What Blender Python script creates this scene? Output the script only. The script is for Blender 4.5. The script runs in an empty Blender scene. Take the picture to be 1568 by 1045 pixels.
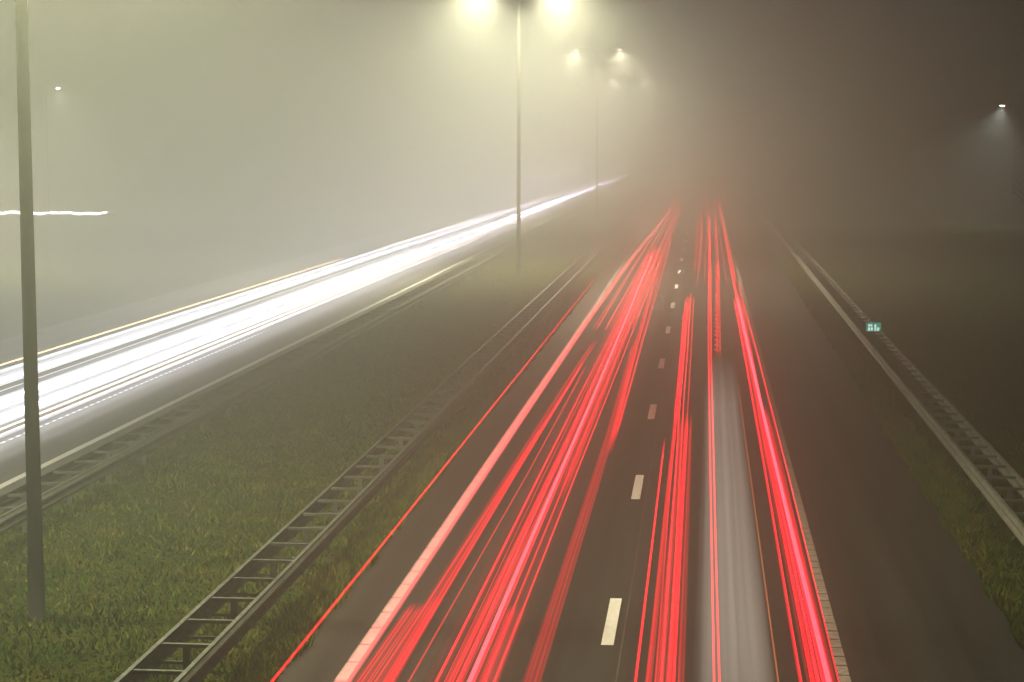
import bpy, bmesh, math, random
import numpy as np
from mathutils import Vector
random.seed(7); rng=np.random.default_rng(7)
S=bpy.context.scene
try:
    S.view_settings.view_transform='Standard'; S.view_settings.look='None'; S.view_settings.exposure=0
except Exception: pass
COL=S.collection

# ---------------------------------------------------------------- helpers
def newmat(name):
    m=bpy.data.materials.new(name); m.use_nodes=True
    nt=m.node_tree; nt.nodes.clear()
    out=nt.nodes.new('ShaderNodeOutputMaterial')
    return m,nt,out
def N(nt,t,**kw):
    n=nt.nodes.new(t)
    for k,v in kw.items(): setattr(n,k,v)
    return n
def MA(nt,op,a,b=None,c=None):
    n=nt.nodes.new('ShaderNodeMath'); n.operation=op
    for i,x in enumerate((a,b,c)):
        if x is None: continue
        if isinstance(x,(int,float)): n.inputs[i].default_value=x
        else: nt.links.new(x,n.inputs[i])
    return n.outputs[0]
def ramp(nt,stops,interp='LINEAR'):
    r=nt.nodes.new('ShaderNodeValToRGB'); r.color_ramp.interpolation=interp
    e=r.color_ramp.elements
    while len(e)<len(stops): e.new(0.5)
    for i,(p,c) in enumerate(stops):
        e[i].position=p; e[i].color=(c[0],c[1],c[2],1)
    return r
def mobj(name,verts,faces,mat,parent=None,smooth=False):
    me=bpy.data.meshes.new(name); me.from_pydata(verts,[],faces); me.update()
    o=bpy.data.objects.new(name,me); COL.objects.link(o)
    if mat: me.materials.append(mat)
    if smooth:
        for p in me.polygons: p.use_smooth=True
    if parent: o.parent=parent
    return o
def empty(name,loc=(0,0,0)):
    e=bpy.data.objects.new(name,None); e.location=loc; e.empty_display_size=0.3; COL.objects.link(e); return e
def nosample(m):
    try: m.cycles.emission_sampling='NONE'
    except Exception: pass

class MB:
    def __init__(s): s.v=[]; s.f=[]
    def box(s,x0,x1,y0,y1,z0,z1):
        b=len(s.v)
        s.v+=[(x0,y0,z0),(x1,y0,z0),(x1,y1,z0),(x0,y1,z0),(x0,y0,z1),(x1,y0,z1),(x1,y1,z1),(x0,y1,z1)]
        s.f+=[(b,b+3,b+2,b+1),(b+4,b+5,b+6,b+7),(b,b+1,b+5,b+4),(b+1,b+2,b+6,b+5),(b+2,b+3,b+7,b+6),(b+3,b,b+4,b+7)]
    def tube(s,pts,rads,n=10,caps=True):
        b=len(s.v); P=[Vector(p) for p in pts]
        for i,p in enumerate(P):
            d=(P[min(i+1,len(P)-1)]-P[max(i-1,0)]).normalized()
            a=Vector((0,1,0)) if abs(d.y)<0.9 else Vector((1,0,0))
            u=d.cross(a).normalized(); w=d.cross(u)
            for k in range(n):
                t=2*math.pi*k/n
                q=p+u*math.cos(t)*rads[i]+w*math.sin(t)*rads[i]; s.v.append(tuple(q))
        for i in range(len(P)-1):
            for k in range(n):
                k2=(k+1)%n
                s.f.append((b+i*n+k,b+i*n+k2,b+(i+1)*n+k2,b+(i+1)*n+k))
        if caps:
            s.f.append(tuple(b+k for k in range(n))); s.f.append(tuple(b+(len(P)-1)*n+k for k in range(n)))
    def bowl(s,x,y,z,rx,ry,rz,n=10):
        b=len(s.v); rings=((1,0),(.85,-.55),(.5,-.88))
        for (q,h) in rings:
            for k in range(n):
                t=2*math.pi*k/n; s.v.append((x+rx*q*math.cos(t),y+ry*q*math.sin(t),z+rz*h))
        s.v.append((x,y,z-rz)); c=len(s.v)-1
        for i in range(2):
            for k in range(n):
                k2=(k+1)%n; s.f.append((b+i*n+k,b+i*n+k2,b+(i+1)*n+k2,b+(i+1)*n+k))
        for k in range(n): s.f.append((b+2*n+k,b+2*n+(k+1)%n,c))
    def profile(s,prof,y0,y1,step):
        ys=list(np.arange(y0,y1,step))+[y1]; n=len(prof); b=len(s.v)
        for y in ys:
            for (x,z) in prof: s.v.append((x,y,z))
        for i in range(len(ys)-1):
            for k in range(n):
                k2=(k+1)%n
                s.f.append((b+i*n+k,b+i*n+k2,b+(i+1)*n+k2,b+(i+1)*n+k))
        s.f.append(tuple(b+k for k in range(n))); s.f.append(tuple(b+(len(ys)-1)*n+k for k in range(n)))

# ---------------------------------------------------------------- materials
def grass_mat():
    m,nt,out=newmat('grass_ground'); L=nt.links
    tc=N(nt,'ShaderNodeNewGeometry')
    n1=N(nt,'ShaderNodeTexNoise'); n1.inputs['Scale'].default_value=0.7; n1.inputs['Detail'].default_value=8
    n2=N(nt,'ShaderNodeTexNoise'); n2.inputs['Scale'].default_value=9; n2.inputs['Detail'].default_value=6
    L.new(tc.outputs['Position'],n1.inputs['Vector']); L.new(tc.outputs['Position'],n2.inputs['Vector'])
    r1=ramp(nt,[(0.3,(0.020,0.034,0.006)),(0.5,(0.038,0.048,0.010)),(0.7,(0.062,0.056,0.016))]); L.new(n1.outputs['Fac'],r1.inputs[0])
    r2=ramp(nt,[(0.3,(0.3,0.3,0.3)),(0.7,(1.5,1.5,1.4))]); L.new(n2.outputs['Fac'],r2.inputs[0])
    mx=N(nt,'ShaderNodeMix',data_type='RGBA',blend_type='MULTIPLY'); mx.inputs[0].default_value=1
    L.new(r1.outputs[0],mx.inputs[6]); L.new(r2.outputs[0],mx.inputs[7])
    b=N(nt,'ShaderNodeBsdfDiffuse')
    L.new(mx.outputs[2],b.inputs['Color'])
    bp=N(nt,'ShaderNodeBump'); bp.inputs['Strength'].default_value=1; bp.inputs['Distance'].default_value=0.1
    L.new(n2.outputs['Fac'],bp.inputs['Height']); L.new(bp.outputs[0],b.inputs['Normal'])
    L.new(b.outputs[0],out.inputs['Surface']); return m
def blade_mat():
    m,nt,out=newmat('grass_blades'); L=nt.links
    g=N(nt,'ShaderNodeNewGeometry')
    n1=N(nt,'ShaderNodeTexNoise'); n1.inputs['Scale'].default_value=1.3; n1.inputs['Detail'].default_value=7; n1.inputs['Roughness'].default_value=.7
    L.new(g.outputs['Position'],n1.inputs['Vector'])
    r1=ramp(nt,[(0.28,(0.020,0.060,0.006)),(0.5,(0.075,0.130,0.014)),(0.72,(0.22,0.175,0.038))])
    v=MA(nt,'MULTIPLY_ADD',g.outputs['Random Per Island'],.4,MA(nt,'SUBTRACT',n1.outputs['Fac'],.2)); L.new(v,r1.inputs[0])
    b=N(nt,'ShaderNodeBsdfDiffuse')
    L.new(r1.outputs[0],b.inputs['Color']); L.new(b.outputs[0],out.inputs['Surface']); return m
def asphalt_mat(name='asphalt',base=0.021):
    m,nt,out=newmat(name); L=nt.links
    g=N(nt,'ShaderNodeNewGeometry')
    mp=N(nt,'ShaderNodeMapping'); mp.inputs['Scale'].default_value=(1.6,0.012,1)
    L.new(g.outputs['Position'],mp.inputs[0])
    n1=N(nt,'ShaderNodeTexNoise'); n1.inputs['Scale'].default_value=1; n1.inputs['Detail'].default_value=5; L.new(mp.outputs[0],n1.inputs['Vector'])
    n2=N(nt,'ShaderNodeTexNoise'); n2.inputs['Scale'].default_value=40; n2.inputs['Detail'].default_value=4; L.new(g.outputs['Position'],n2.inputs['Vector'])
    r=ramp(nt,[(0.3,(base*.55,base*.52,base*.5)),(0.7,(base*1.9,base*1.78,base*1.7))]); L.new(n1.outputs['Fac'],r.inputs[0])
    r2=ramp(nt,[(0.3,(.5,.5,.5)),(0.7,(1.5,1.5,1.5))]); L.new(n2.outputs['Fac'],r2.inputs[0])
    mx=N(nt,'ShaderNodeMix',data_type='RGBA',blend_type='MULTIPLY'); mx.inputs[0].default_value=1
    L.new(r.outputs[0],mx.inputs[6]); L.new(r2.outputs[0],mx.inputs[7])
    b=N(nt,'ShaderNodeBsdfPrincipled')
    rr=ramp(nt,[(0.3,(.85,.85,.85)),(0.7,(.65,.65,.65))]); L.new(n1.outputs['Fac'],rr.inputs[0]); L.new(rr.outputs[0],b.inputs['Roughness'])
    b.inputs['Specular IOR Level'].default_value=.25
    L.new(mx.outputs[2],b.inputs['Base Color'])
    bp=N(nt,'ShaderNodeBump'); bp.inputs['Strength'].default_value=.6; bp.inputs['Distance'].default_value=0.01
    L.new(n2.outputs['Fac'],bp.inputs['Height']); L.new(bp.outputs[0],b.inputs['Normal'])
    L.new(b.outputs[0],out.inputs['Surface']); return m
def simple(name,col,rough=.6,metal=0,nscale=8,var=.3,spec=.5):
    m,nt,out=newmat(name); L=nt.links
    g=N(nt,'ShaderNodeNewGeometry')
    n=N(nt,'ShaderNodeTexNoise'); n.inputs['Scale'].default_value=nscale; n.inputs['Detail'].default_value=6; L.new(g.outputs['Position'],n.inputs['Vector'])
    r=ramp(nt,[(0.3,tuple(c*(1-var) for c in col)),(0.7,tuple(min(1,c*(1+var)) for c in col))]); L.new(n.outputs['Fac'],r.inputs[0])
    b=N(nt,'ShaderNodeBsdfPrincipled'); b.inputs['Roughness'].default_value=rough; b.inputs['Metallic'].default_value=metal
    b.inputs['Specular IOR Level'].default_value=spec
    L.new(r.outputs[0],b.inputs['Base Color']); L.new(b.outputs[0],out.inputs['Surface']); return m
def emis(name,col,st):
    m,nt,out=newmat(name); e=N(nt,'ShaderNodeEmission'); e.inputs[0].default_value=(*col,1); e.inputs[1].default_value=st
    nt.links.new(e.outputs[0],out.inputs['Surface']); nosample(m); return m
def trail_mat(name,col,st,streak=0.6,freq=6,grow=60.0,dash=0.0,soft=True,sample=False):
    """time-integrated lamp light: adds light to what is behind it"""
    m,nt,out=newmat(name); L=nt.links
    uv=N(nt,'ShaderNodeUVMap'); uv.uv_map='UVMap'; sp=N(nt,'ShaderNodeSeparateXYZ'); L.new(uv.outputs[0],sp.inputs[0])
    uf=N(nt,'ShaderNodeUVMap'); uf.uv_map='Fade'; sf=N(nt,'ShaderNodeSeparateXYZ'); L.new(uf.outputs[0],sf.inputs[0])
    u,v=sp.outputs[0],sp.outputs[1]
    cb=N(nt,'ShaderNodeCombineXYZ')
    L.new(MA(nt,'MULTIPLY',u,freq),cb.inputs[0]); L.new(MA(nt,'MULTIPLY',v,.012),cb.inputs[1])
    n=N(nt,'ShaderNodeTexNoise'); n.inputs['Scale'].default_value=1; n.inputs['Detail'].default_value=3; L.new(cb.outputs[0],n.inputs['Vector'])
    mr=N(nt,'ShaderNodeMapRange'); mr.inputs[1].default_value=.35; mr.inputs[2].default_value=.65; mr.inputs[3].default_value=1-streak; mr.inputs[4].default_value=1+streak*1.3
    L.new(n.outputs['Fac'],mr.inputs[0])
    a=MA(nt,'MULTIPLY',mr.outputs[0],MA(nt,'MULTIPLY_ADD',v,1/grow,1.0))
    a=MA(nt,'MULTIPLY',a,st)
    a=MA(nt,'MULTIPLY',a,sf.outputs[0])
    if soft:
        f=MA(nt,'FRACT',u); q=MA(nt,'MULTIPLY',MA(nt,'MULTIPLY',f,4.0),MA(nt,'SUBTRACT',1.0,f))
        q=MA(nt,'MINIMUM',MA(nt,'MULTIPLY',q,1.5),1.0)
        a=MA(nt,'MULTIPLY',a,q)
    if dash>0:
        si=MA(nt,'SINE',MA(nt,'MULTIPLY',v,2*math.pi/dash))
        m2=N(nt,'ShaderNodeMapRange'); m2.inputs[1].default_value=-.3; m2.inputs[2].default_value=.3; m2.inputs[3].default_value=.15; m2.inputs[4].default_value=1.3; L.new(si,m2.inputs[0])
        a=MA(nt,'MULTIPLY',a,m2.outputs[0])
    e=N(nt,'ShaderNodeEmission'); e.inputs[0].default_value=(*col,1); L.new(a,e.inputs[1])
    t=N(nt,'ShaderNodeBsdfTransparent'); ad=N(nt,'ShaderNodeAddShader'); L.new(e.outputs[0],ad.inputs[0]); L.new(t.outputs[0],ad.inputs[1])
    L.new(ad.outputs[0],out.inputs['Surface'])
    if not sample: nosample(m)
    return m

M_grass=grass_mat(); M_blade=blade_mat(); M_asph=asphalt_mat(); M_asph2=asphalt_mat('asphalt_lit',.075)  # second asphalt paler: headlight wash on the opposite carriageway put into its colour
M_white=simple('road_paint',(.72,.70,.66),.6,0,25,.2)
M_rib=simple('worn_road_paint',(.24,.23,.21),.6,0,9,.3)
M_steel=simple('galvanised_steel',(.11,.11,.10),.6,.2,5,.3)
M_steel2=simple('galvanised_steel_lit',(.24,.23,.20),.6,.2,5,.3)  # paler copy for the right rail: light on its face put into the colour
M_mast=simple('mast_paint',(.034,.034,.029),.9,0,3,.15,.1)
M_bark=simple('bark',(.03,.025,.018),.9,0,6,.3)
M_tar=simple('tar_joint',(.08,.07,.06),.7,0,10,.3)

# ---------------------------------------------------------------- ground & roads
mobj('ground',[(-2500,-300,0),(2500,-300,0),(2500,4000,0),(-2500,4000,0)],[(0,1,2,3)],M_grass)
def strip(name,x0,x1,z,y0=-60,y1=1500,mat=None,parent=None):
    return mobj(name,[(x0,y0,z),(x1,y0,z),(x1,y1,z),(x0,y1,z)],[(0,1,2,3)],mat or M_asph,parent)
road=strip('motorway_road',-5.98,4.98,.012)
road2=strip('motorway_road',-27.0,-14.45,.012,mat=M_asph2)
def mark(name,xs,y0,y1,parent,w=.15,mat=None): return strip(name,xs-w/2,xs+w/2,.017,y0,y1,mat or M_white,parent)
mb=MB(); y=-20
while y<90: mb.box(-5.12,-4.94,y,y+.94,.013,.020); y+=1
mb.box(-5.12,-4.94,90,900,.013,.020)
mobj('edge_line',mb.v,mb.f,M_rib,road)
mb=MB()
y=-20
while y<110: mb.box(1.98,2.14,y,y+.46,.013,.021); y+=.5
mb.box(1.98,2.14,110,900,.013,.021)
mobj('ribbed_edge_line',mb.v,mb.f,M_rib,road)
vs=[];fs=[]
y=28.3-48
while y<700:
    b=len(vs); vs+=[(-1.475,y,.019),(-1.285,y,.019),(-1.285,y+3,.019),(-1.475,y+3,.019)]; fs.append((b,b+1,b+2,b+3)); y+=12
mobj('lane_dashes',vs,fs,simple('fresh_road_paint',(.80,.79,.78),.6,0,12,.14),road)
mark('joint',-1.16,-60,700,road,.022,M_tar)
mark('joint_2',1.12,-60,700,road,.02,M_tar)
mark('edge_line',-15.4,-60,900,road2,.2); mark('edge_line_2',-23.0,-60,900,road2,.2)
vs=[];fs=[]
y=-40
while y<700:
    b=len(vs); vs+=[(-19.3,y,.017),(-19.13,y,.017),(-19.13,y+3,.017),(-19.3,y+3,.017)]; fs.append((b,b+1,b+2,b+3)); y+=12
mobj('lane_dashes',vs,fs,M_white,road2)

# ---------------------------------------------------------------- grass blades
def blades(regions):
    V=[];
    for (x0,x1,y0,y1,n,h) in regions:
        yy=y0+(y1-y0)*rng.random(n)**2.0; xx=x0+(x1-x0)*rng.random(n)
        if x1-x0<1: xx=x0+(x1-x0)*np.clip(rng.random(n)+.12*np.sin(yy*2.1)*rng.random(n),-.2,1.25)
        cl=np.clip(np.sin(xx*3.1+np.sin(yy*1.7)*1.3)*np.sin(yy*2.3+xx)*.5+.3*np.sin(xx*9+yy*4)*np.sin(yy*7.3)+.85,.15,2)
        hh=h*(.4+.9*rng.random(n))*cl; w=.009+.010*rng.random(n)+yy*.00014
        a=rng.random(n)*2*np.pi; lx=(rng.random(n)-.5)*hh*1.5; ly=(rng.random(n)-.5)*hh*1.5
        dx=np.cos(a)*w; dy=np.sin(a)*w
        A=np.stack([xx-dx,yy-dy,np.zeros(n)],1);B=np.stack([xx+dx,yy+dy,np.zeros(n)],1);C=np.stack([xx+lx,yy+ly,hh],1)
        V.append(np.stack([A,B,C],1).reshape(-1,3))
    V=np.concatenate(V).astype(np.float32); n=len(V)//3
    me=bpy.data.meshes.new('grass'); me.vertices.add(len(V)); me.vertices.foreach_set('co',V.ravel())
    me.loops.add(len(V)); me.loops.foreach_set('vertex_index',np.arange(len(V),dtype=np.int32))
    me.polygons.add(n); me.polygons.foreach_set('loop_start',np.arange(0,len(V),3,dtype=np.int32)); me.polygons.foreach_set('loop_total',np.full(n,3,dtype=np.int32))
    me.update(calc_edges=True); me.materials.append(M_blade)
    o=bpy.data.objects.new('grass',me); COL.objects.link(o)
blades([(-14.4,-6.0,19,150,120000,.11),(-6.6,-5.90,18,110,50000,.17),(4.85,5.6,22,140,60000,.18),(5.6,14,25,140,30000,.11)])

# ---------------------------------------------------------------- guard rails
def guard_rail(xa,xb,mat,y0=14.0,y1=420):
    """two W beams joined by spacer bars on posts; xa left beam, xb right beam"""
    e=empty('guard_rail',((xa+xb)/2,0,0)); cx=(xa+xb)/2
    mb=MB()
    def wprof(xc,s):
        f=[(0,.75),(.03,.74),(.075,.69),(.075,.66),(.02,.61),(.02,.58),(.075,.53),(.075,.50),(.03,.45),(0,.44)]
        o=[(xc+s*a,z) for a,z in f]; i=[(xc+s*(a-.012),z) for k,(a,z) in enumerate(f)]
        return o+i[::-1]
    mb.profile([(x-cx,z) for x,z in wprof(xa,-1)],y0,y1,12)
    mb.profile([(x-cx,z) for x,z in wprof(xb,1)],y0,y1,12)
    for xc in (xa,xb): mb.box(xc-cx-.035,xc-cx+.03,y0,y1,.752,.765)
    mobj('beams',mb.v,mb.f,mat,e)
    mb=MB(); y=y0+.4;k=0
    while y<260:
        mb.box(xa-cx+.032,xb-cx-.037,y-.035,y+.035,.70,.748)
        if k%2==0: mb.box(-.05,.05,y-.03,y+.03,-.1,.698)
        mb.box(xa-cx+.032,xb-cx-.037,y-.02,y+.02,.46,.50)
        y+=1.333;k+=1
    mobj('spacers_and_posts',mb.v,mb.f,M_steel,e)
    return e
guard_rail(-7.35,-6.6,M_steel); guard_rail(-13.5,-12.75,M_steel); guard_rail(5.75,6.5,M_steel2)

# ---------------------------------------------------------------- lamps
LC=(.98,.96,.58)
M_lamp=emis('lamp_glass',(1,.97,.7),60)
def spot(name,loc,power,parent,size=150,col=LC,r=.2,tilt=0,blend=1):
    l=bpy.data.lights.new(name,'SPOT'); l.energy=power; l.color=col; l.spot_size=math.radians(size); l.spot_blend=blend; l.shadow_soft_size=r
    o=bpy.data.objects.new(name,l); COL.objects.link(o); o.location=loc; o.rotation_euler=(0,math.radians(tilt),0); o.parent=parent; return o
def mast(x,y,power,h=16.7,arm=2.0):
    e=empty('street_lamp',(x,y,0)); mb=MB()
    mb.tube([(0,0,-.2),(0,0,.9),(0,0,.95),(0,0,h*.5),(0,0,h-.3)],[.135,.135,.12,.098,.065],14)
    mobj('mast',mb.v,mb.f,M_mast,e,True)
    mb=MB()
    for s in (-1,1):
        mb.tube([(0,0,h-.4),(s*.3,0,h-.1),(s*arm*.6,0,h+.05),(s*(arm-.2),0,h+.08)],[.04,.04,.035,.03],8)
        mb.tube([(s*(arm-.35),0,h+.08),(s*(arm-.1),0,h+.09),(s*(arm+.35),0,h+.08),(s*(arm+.55),0,h+.05)],[.05,.12,.12,.04],8)
    mobj('arms_and_heads',mb.v,mb.f,M_mast,e,True)
    mb=MB()
    for s in (-1,1): mb.bowl(s*(arm+.12),0,h-.03,.2,.09,.08)
    mobj('lamp_glass',mb.v,mb.f,M_lamp,e,True)
    for i,s in enumerate((-1,1)): spot('lamp_light_%d'%i,(s*(arm+.12),0,h-.2),power,e,166,tilt=-s*12,blend=.85)
for x,y,p in ((-10.5,-51,3000),(-10.5,29,14000),(-10.4,108,50000),(-10.4,188,40000),(-10.4,268,50000)): mast(x,y,p)
def side_lamp(x,y,h,s,power,col,st=160,size=130):
    e=empty('street_lamp',(x,y,0)); mb=MB()
    mb.tube([(0,0,-.2),(0,0,h*.5),(0,0,h-.1),(s*.35,0,h+.02),(s*.9,0,h+.05)],[.08,.06,.045,.035,.03],10)
    mb.tube([(s*.8,0,h+.05),(s*1.0,0,h+.06),(s*1.4,0,h+.04),(s*1.55,0,h+.02)],[.04,.11,.1,.03],8)
    mobj('mast',mb.v,mb.f,M_mast,e,True)
    mb=MB(); mb.bowl(s*1.2,0,h-.04,.22,.1,.12)
    mobj('lamp_glass',mb.v,mb.f,emis('lamp_glass_side',col,st),e)
    spot('lamp_light',(s*1.2,0,h-.22),power,e,size,col,tilt=-s*12)
side_lamp(-64,183,13,1,26000,(1,.97,.7),500)
side_lamp(-54,106,13,1,165000,(1,.96,.60),100,165)     # added unseen lamp left of the view, lights the left-hand fog
side_lamp(28.3,180,11.1,-1,26000,(.9,1,.78),300)
side_lamp(27.2,345,11.1,-1,28000,(.9,1,.78),300)

# ---------------------------------------------------------------- sign
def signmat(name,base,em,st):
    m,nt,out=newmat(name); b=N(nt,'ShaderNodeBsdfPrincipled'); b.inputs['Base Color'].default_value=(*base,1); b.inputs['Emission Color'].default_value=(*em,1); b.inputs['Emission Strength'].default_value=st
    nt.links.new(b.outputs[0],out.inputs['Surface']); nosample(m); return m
M_green=signmat('sign_green',(.01,.35,.2),(.02,.6,.38),.75)  # emission on panel and legend stands in for retroreflected light
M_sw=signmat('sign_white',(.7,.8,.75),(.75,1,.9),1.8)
e=empty('traffic_sign',(6.27,71,0))
mb=MB(); mb.box(-.27,.27,-.015,.015,.66,1.02); mobj('panel',mb.v,mb.f,M_green,e)
mb=MB(); mb.box(-.03,.03,.02,.07,-.1,.95); mobj('post',mb.v,mb.f,M_steel,e)
mb=MB()
mb.box(-.2,-.05,-.02,-.016,.88,.95); mb.box(-.2,-.14,-.02,-.016,.72,.84); mb.box(-.1,-.04,-.02,-.016,.72,.84); mb.box(.03,.09,-.02,-.016,.72,.95); mb.box(.13,.2,-.02,-.016,.72,.84)
mobj('legend',mb.v,mb.f,M_sw,e)

# ---------------------------------------------------------------- bare tree
def tree(x,y,h,seed):
    r=random.Random(seed); mb=MB()
    def br(p,d,l,rad,dep):
        q=p+d*l*.5+Vector((r.uniform(-1,1),r.uniform(-1,1),0))*l*.05; t=p+d*l+Vector((0,0,l*.06))
        mb.tube([p,q,t],[rad,rad*.8,rad*.6],5,False)
        if dep==0: return
        for k in range(r.choice((2,3,3)) if dep<5 else 4):
            a=r.uniform(0,2*math.pi); s=r.uniform(.35,.75)
            nd=(d+Vector((math.cos(a)*s,math.sin(a)*s,r.uniform(-.05,.3)))).normalized()
            br(t, nd, l*r.uniform(.62,.85), rad*.58, dep-1)
    br(Vector((0,0,-.1)),Vector((0,0,1)),h*.24,h*.018,5)
    o=mobj('bare_tree',mb.v,mb.f,M_bark); o.location=(x,y,0)
tree(21.5,125,8,3)

# ---------------------------------------------------------------- light trails
def ribbon(parent,pts,w,mat,wob=.0,ph=0,rip=0.0,ripl=1.2,step=6.0,name='streak',fade=3.0):
    """pts (X,Y,z[,w]) along the road; horizontal strip of light"""
    P=np.array([p[:3] for p in pts],float); W=np.array([p[3] if len(p)>3 else w for p in pts],float)
    if rip>0: step=ripl/6
    y0,y1=P[0,1],P[-1,1]
    y=np.concatenate([np.arange(y0,y1,step),[y0+fade*.5,y0+fade,y1-fade,y1]]); y=np.unique(np.clip(y,y0,y1))
    X=np.interp(y,P[:,1],P[:,0]); Z=np.interp(y,P[:,1],P[:,2]); Wd=np.interp(y,P[:,1],W)
    X=X+wob*np.sin(y*.05+ph)+wob*.3*np.sin(y*.21+ph*2)
    if rip>0: Z=Z+rip*np.sin(y*2*np.pi/ripl+ph); X=X+rip*.8*np.cos(y*2*np.pi/ripl+ph)
    F=np.clip(np.minimum((y-y0)/fade,(y1-y)/fade),0,1)
    vs=[];fs=[]
    for i in range(len(y)):
        vs+=[(X[i]-Wd[i]/2,y[i],Z[i]),(X[i]+Wd[i]/2,y[i],Z[i])]
        if i: b=2*i; fs.append((b-2,b-1,b+1,b))
    me=bpy.data.meshes.new(name); me.from_pydata(vs,[],fs); ul=me.uv_layers.new(name='UVMap'); uf=me.uv_layers.new(name='Fade')
    off=int(ph)*5
    for p in me.polygons:
        for li in p.loop_indices:
            vi=me.loops[li].vertex_index; ul.data[li].uv=((vi%2)*.999+off, y[vi//2]); uf.data[li].uv=(F[vi//2],0)
    me.materials.append(mat); o=bpy.data.objects.new(name,me); COL.objects.link(o); o.parent=parent; return o

R=(1,.002,.020)
T_red=trail_mat('tail_light_trail',R,.31,.95,10.3,32)
T_dim=trail_mat('tail_light_trail_dim',R,.23,.5,6.3,34)
T_veil=trail_mat('tail_light_trail_veil',R,.06,.9,12.3,30)
T_hot=trail_mat('tail_light_trail_bright',(1,.09,.13),1.1,.2,3.3,32)
T_pink=trail_mat('tail_light_trail_pink',(1,.13,.12),.95,.2,3.3,50)
T_thin=trail_mat('tail_light_trail_thin',(1,.012,.03),.75,.1,1.3,28,soft=False)
T_fine=trail_mat('tail_light_trail_fine',R,.36,.1,1.3,24,soft=False)
T_org=trail_mat('indicator_trail',(1,.2,.04),.22,.2,1.3,soft=False)
tl=empty('tail_light_trails')
ribbon(tl,[(-5.8,15,.25),(-5.82,104,.25)],.05,T_thin,.01)
ribbon(tl,[(-4.5,15,.8,.24),(-4.42,60,.8,.26),(-4.2,116,.8,.3),(-3.3,200,.8,.2)],.2,T_pink,.02,1)
ribbon(tl,[(-4.3,15,.8,.34),(-4.12,27.5,.8,.3)],.3,T_red,0,2,fade=.6)
ribbon(tl,[(-3.88,15,.8,.22),(-3.9,28,.8,.2)],.3,T_dim,0,52,fade=.6)
ribbon(tl,[(-3.95,15,.82,.3),(-3.85,40,.82,.26),(-3.65,66,.82,.22)],.25,T_dim,.01,3)
ribbon(tl,[(-2.62,15,.8),(-2.66,27.5,.8)],.28,T_red,0,4,fade=.6)
ribbon(tl,[(-2.84,15,.86,.08),(-2.9,60,.86,.08),(-3.05,118,.86,.14)],.08,T_hot,.015,5)
ribbon(tl,[(-3.12,15,.8,.26),(-2.98,45,.8,.3),(-3.1,90,.8,.36),(-3.0,125,.8,.3)],.3,T_red,.02,6)
ribbon(tl,[(-2.72,36,.78,.22),(-2.78,90,.78,.3),(-2.7,125,.78,.3)],.3,T_dim,.02,56)
ribbon(tl,[(-3.05,15,.64,1.0),(-3.1,130,.64,1.1)],1,T_veil,.02,57)
rs=random.Random(5)
def fan(x0,x1,y0,y1,xf0,xf1,n,w=.022):
    for i in range(n):
        t=(i+rs.uniform(.1,.9))/n; a=x0+(x1-x0)*t; b=xf0+(xf1-xf0)*min(1,max(0,t+rs.uniform(-.15,.15)))
        z=.68+.012*i; ye=y1*rs.uniform(.8,1.05)
        ribbon(tl,[(a,y0,z,w*rs.uniform(.5,1.9)),((a+b)/2+rs.uniform(-.06,.06),(y0+ye)/2,z,w*1.5),(b,ye,z,w*3)],.03,rs.choice((T_fine,T_fine,T_thin)),.02,rs.randint(70,140),step=12)
fan(-3.4,-2.5,15,122,-3.5,-2.5,9)
fan(-4.3,-3.7,15,60,-3.9,-3.5,4,.018)
fan(-.75,-.2,15,90,-.8,-.4,5)
fan(1.2,1.78,15,95,1.35,1.75,7)
fan(-2.1,-1.95,44,140,-2.7,-2.3,3)
fan(-4.3,-2.4,70,250,-3.6,-2.3,7,.04)
fan(-.5,1.9,95,270,-.3,1.9,6,.04)
ribbon(tl,[(-2.1,15,.8,.27),(-2.1,42,.8,.22),(-2.3,66,.8,.18)],.25,T_dim,.01,8)
ribbon(tl,[(-1.97,41,.85,.17),(-2.2,66,.85,.2),(-2.5,120,.85,.2),(-2.6,190,.85,.2)],.2,T_red,.02,9)
ribbon(tl,[(-.77,15,.8,.035),(-.83,44,.8,.04)],.04,T_thin,.005,10)
ribbon(tl,[(-.62,15,.75,.07),(-.62,55,.75,.07),(-.75,85,.75,.1)],.1,T_red,.01,11)
ribbon(tl,[(-.36,15,.8,.42),(-.38,48,.8,.34)],.4,T_red,.01,12)
ribbon(tl,[(-.62,46,.8,.2),(-.62,86,.8,.22)],.2,T_red,.02,13)
ribbon(tl,[(.18,15,.8,.03),(.22,60,.8,.04),(.5,180,.8,.12)],.04,T_thin,.01,14)
ribbon(tl,[(.26,15,.8,.03),(.3,60,.8,.04),(.58,180,.8,.12)],.04,T_thin,.01,15)
ribbon(tl,[(1.56,15,.8,.42),(1.54,50,.8,.34)],.35,T_red,.01,16)
ribbon(tl,[(1.66,15,.85,.08),(1.52,52,.85,.09),(1.5,85,.85,.13)],.1,T_hot,.01,17)
ribbon(tl,[(1.42,38,.8,.12),(1.5,84,.8,.25)],.2,T_red,.01,18)
ribbon(tl,[(1.5,76,.8,.1),(1.7,220,.8,.18)],.1,T_thin,.01,19)
ribbon(tl,[(1.75,24,.4,.03),(1.9,60,.4,.03),(1.6,110,.4,.05)],.03,T_dim,.01,21)
ribbon(tl,[(1.0,15,.8,.025),(1.03,55,.8,.025)],.03,T_org,.005,22)
for i,(x0,y0,x1,y1) in enumerate(((.44,60,.75,108),(.54,60,.85,108),(-.45,100,-.45,175),(-.2,100,-.1,175),(.75,100,1.0,175))):
    ribbon(tl,[(x0,y0,.9,.07),(x1,y1,.9,.14)],.1,T_red,0,23+i,.05+.03*(y0>99),1.6+(y0>99)*2)
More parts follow.
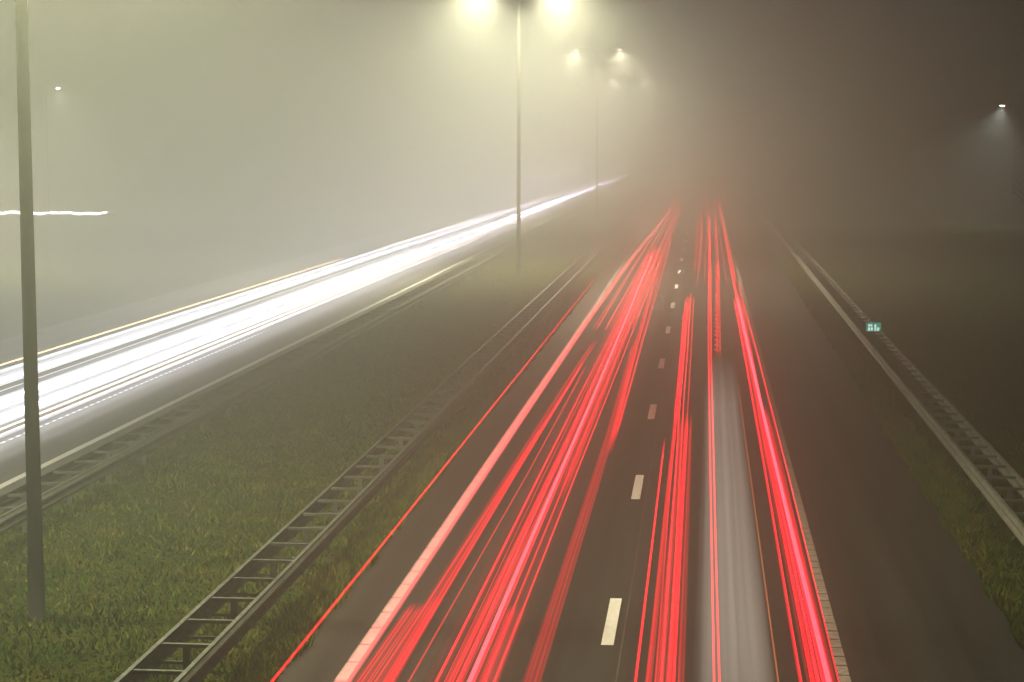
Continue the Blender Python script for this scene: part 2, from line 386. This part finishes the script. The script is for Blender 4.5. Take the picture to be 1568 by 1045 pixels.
for i in range(4):
    ribbon(tl,[(-.9+.4*i,200+15*i,1.2+.3*(i%2),.3),(-.6+.4*i,225+15*i,1.2+.3*(i%2),.3)],.3,T_org,.05,30+i)
T_grey=trail_mat('head_light_glare_streak',(1,.86,.68),.18,.5,4.3,400)  # head light glare on the asphalt, laid over the lane as a glowing ribbon
gl=empty('road_glare')
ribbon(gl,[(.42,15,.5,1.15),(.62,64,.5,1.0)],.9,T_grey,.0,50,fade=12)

W=(.92,.95,1)
T_w=trail_mat('head_light_trail',W,3.9,.88,5.3,34,sample=True)
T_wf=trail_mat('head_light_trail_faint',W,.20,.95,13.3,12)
T_wl=trail_mat('head_light_trail_fine',W,1.5,.1,1.3,45,soft=False)
T_y=trail_mat('head_light_trail_warm',(1,.66,.36),2.1,.2,2.3,60)
T_b=trail_mat('head_light_trail_blue',(.42,.52,1),.8,.8,5.3,60)
T_d=trail_mat('head_light_trail_pulsed',W,.9,.2,2.3,60,.5)
hl=empty('head_light_trails')
ribbon(hl,[(-22.0,25,.65,.14),(-21.7,115,.65,.17)],.08,T_y,.02,60)
ribbon(hl,[(-21.3,125,.65,.25),(-19.4,260,.65,.3),(-18,420,.65,.4)],.2,T_y,.02,61)
ribbon(hl,[(-20.3,25,.7,.45),(-20.0,200,.7,.5),(-18.5,420,.7,.5)],.3,T_b,.03,62)
ribbon(hl,[(-21.1,25,.7,.5),(-20.8,200,.7,.5)],.3,T_wf,.03,72)
ribbon(hl,[(-19.0,25,.65,.30),(-18.4,110,.65,.50),(-17.9,250,.65,.6),(-17.5,440,.65,.7)],.3,T_w,.03,63,step=14)
ribbon(hl,[(-17.7,25,.65,.30),(-17.4,110,.65,.46),(-17.2,250,.65,.55),(-17,440,.65,.7)],.3,T_w,.03,64,step=14)
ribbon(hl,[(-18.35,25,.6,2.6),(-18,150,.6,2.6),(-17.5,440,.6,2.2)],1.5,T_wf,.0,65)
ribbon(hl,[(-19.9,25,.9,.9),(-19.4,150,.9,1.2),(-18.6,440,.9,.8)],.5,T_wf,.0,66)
for i,(a,b_) in enumerate(((-20.6,-19.8),(-19.6,-19.2),(-18.6,-18.3),(-18.2,-17.9),(-17.25,-17.0),(-16.5,-16.4),(-21.3,-20.6),(-19.9,-19.5))):
    ribbon(hl,[(a,25,.66+.01*i,.035),(b_,150,.66+.01*i,.05),(b_+.8,380,.66+.01*i,.1)],.04,(T_wl,T_wl,T_y)[i%3],.04,150+i,step=12)
ribbon(hl,[(-16.95,25,.65,.12),(-16.8,220,.65,.15)],.1,T_y,.02,67)
ribbon(hl,[(-16.2,15,.65,.07),(-16.1,70,.65,.07)],.07,T_d,.01,68)
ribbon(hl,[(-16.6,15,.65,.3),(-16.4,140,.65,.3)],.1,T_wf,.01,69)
vs=[];fs=[]
xs=np.linspace(-76,-58.5,120)
for i,x in enumerate(xs):
    z=.75+.06*math.sin(x*3.3)+.05*math.sin(x*1.27); vs+=[(x,184,z-.12),(x,184,z+.12)]
    if i: b=2*i; fs.append((b-2,b-1,b+1,b))
mobj('bicycle_light_trail',vs,fs,emis('bicycle_light',(1,.97,.85),32))

# ---------------------------------------------------------------- fog
m,nt,out=newmat('fog')
sc=N(nt,'ShaderNodeVolumeScatter'); sc.inputs['Color'].default_value=(.95,.97,.91,1); sc.inputs['Density'].default_value=.0175; sc.inputs['Anisotropy'].default_value=.62
nt.links.new(sc.outputs[0],out.inputs['Volume'])
try: m.cycles.homogeneous_volume=True
except Exception: pass
mb=MB(); mb.box(-350,350,14,900,-2,80); mobj('fog',mb.v,mb.f,m)

# ---------------------------------------------------------------- world (night sky with town glow in the mist)
w=bpy.data.worlds.new('World'); S.world=w; w.use_nodes=True; nt=w.node_tree
bg=nt.nodes.get('Background') or nt.nodes.new('ShaderNodeBackground')
sky=nt.nodes.new('ShaderNodeTexSky'); sky.sky_type='NISHITA'; sky.sun_disc=False; sky.sun_elevation=math.radians(-4); sky.sun_rotation=math.radians(200)
sc1=nt.nodes.new('ShaderNodeVectorMath'); sc1.operation='SCALE'; sc1.inputs['Scale'].default_value=.01
nt.links.new(sky.outputs[0],sc1.inputs[0])
ad=nt.nodes.new('ShaderNodeVectorMath'); ad.operation='ADD'; ad.inputs[1].default_value=(.013,.022,.009)
nt.links.new(sc1.outputs[0],ad.inputs[0]); nt.links.new(ad.outputs[0],bg.inputs[0]); bg.inputs[1].default_value=1

# ---------------------------------------------------------------- camera
c=bpy.data.cameras.new('camera'); co=bpy.data.objects.new('camera',c); COL.objects.link(co)
c.sensor_width=36; c.lens=67.3; c.clip_end=6000; c.clip_start=.1
co.location=(0,0,7.55); co.rotation_euler=(math.radians(90-5.88),0,math.radians(5.7))
S.camera=co
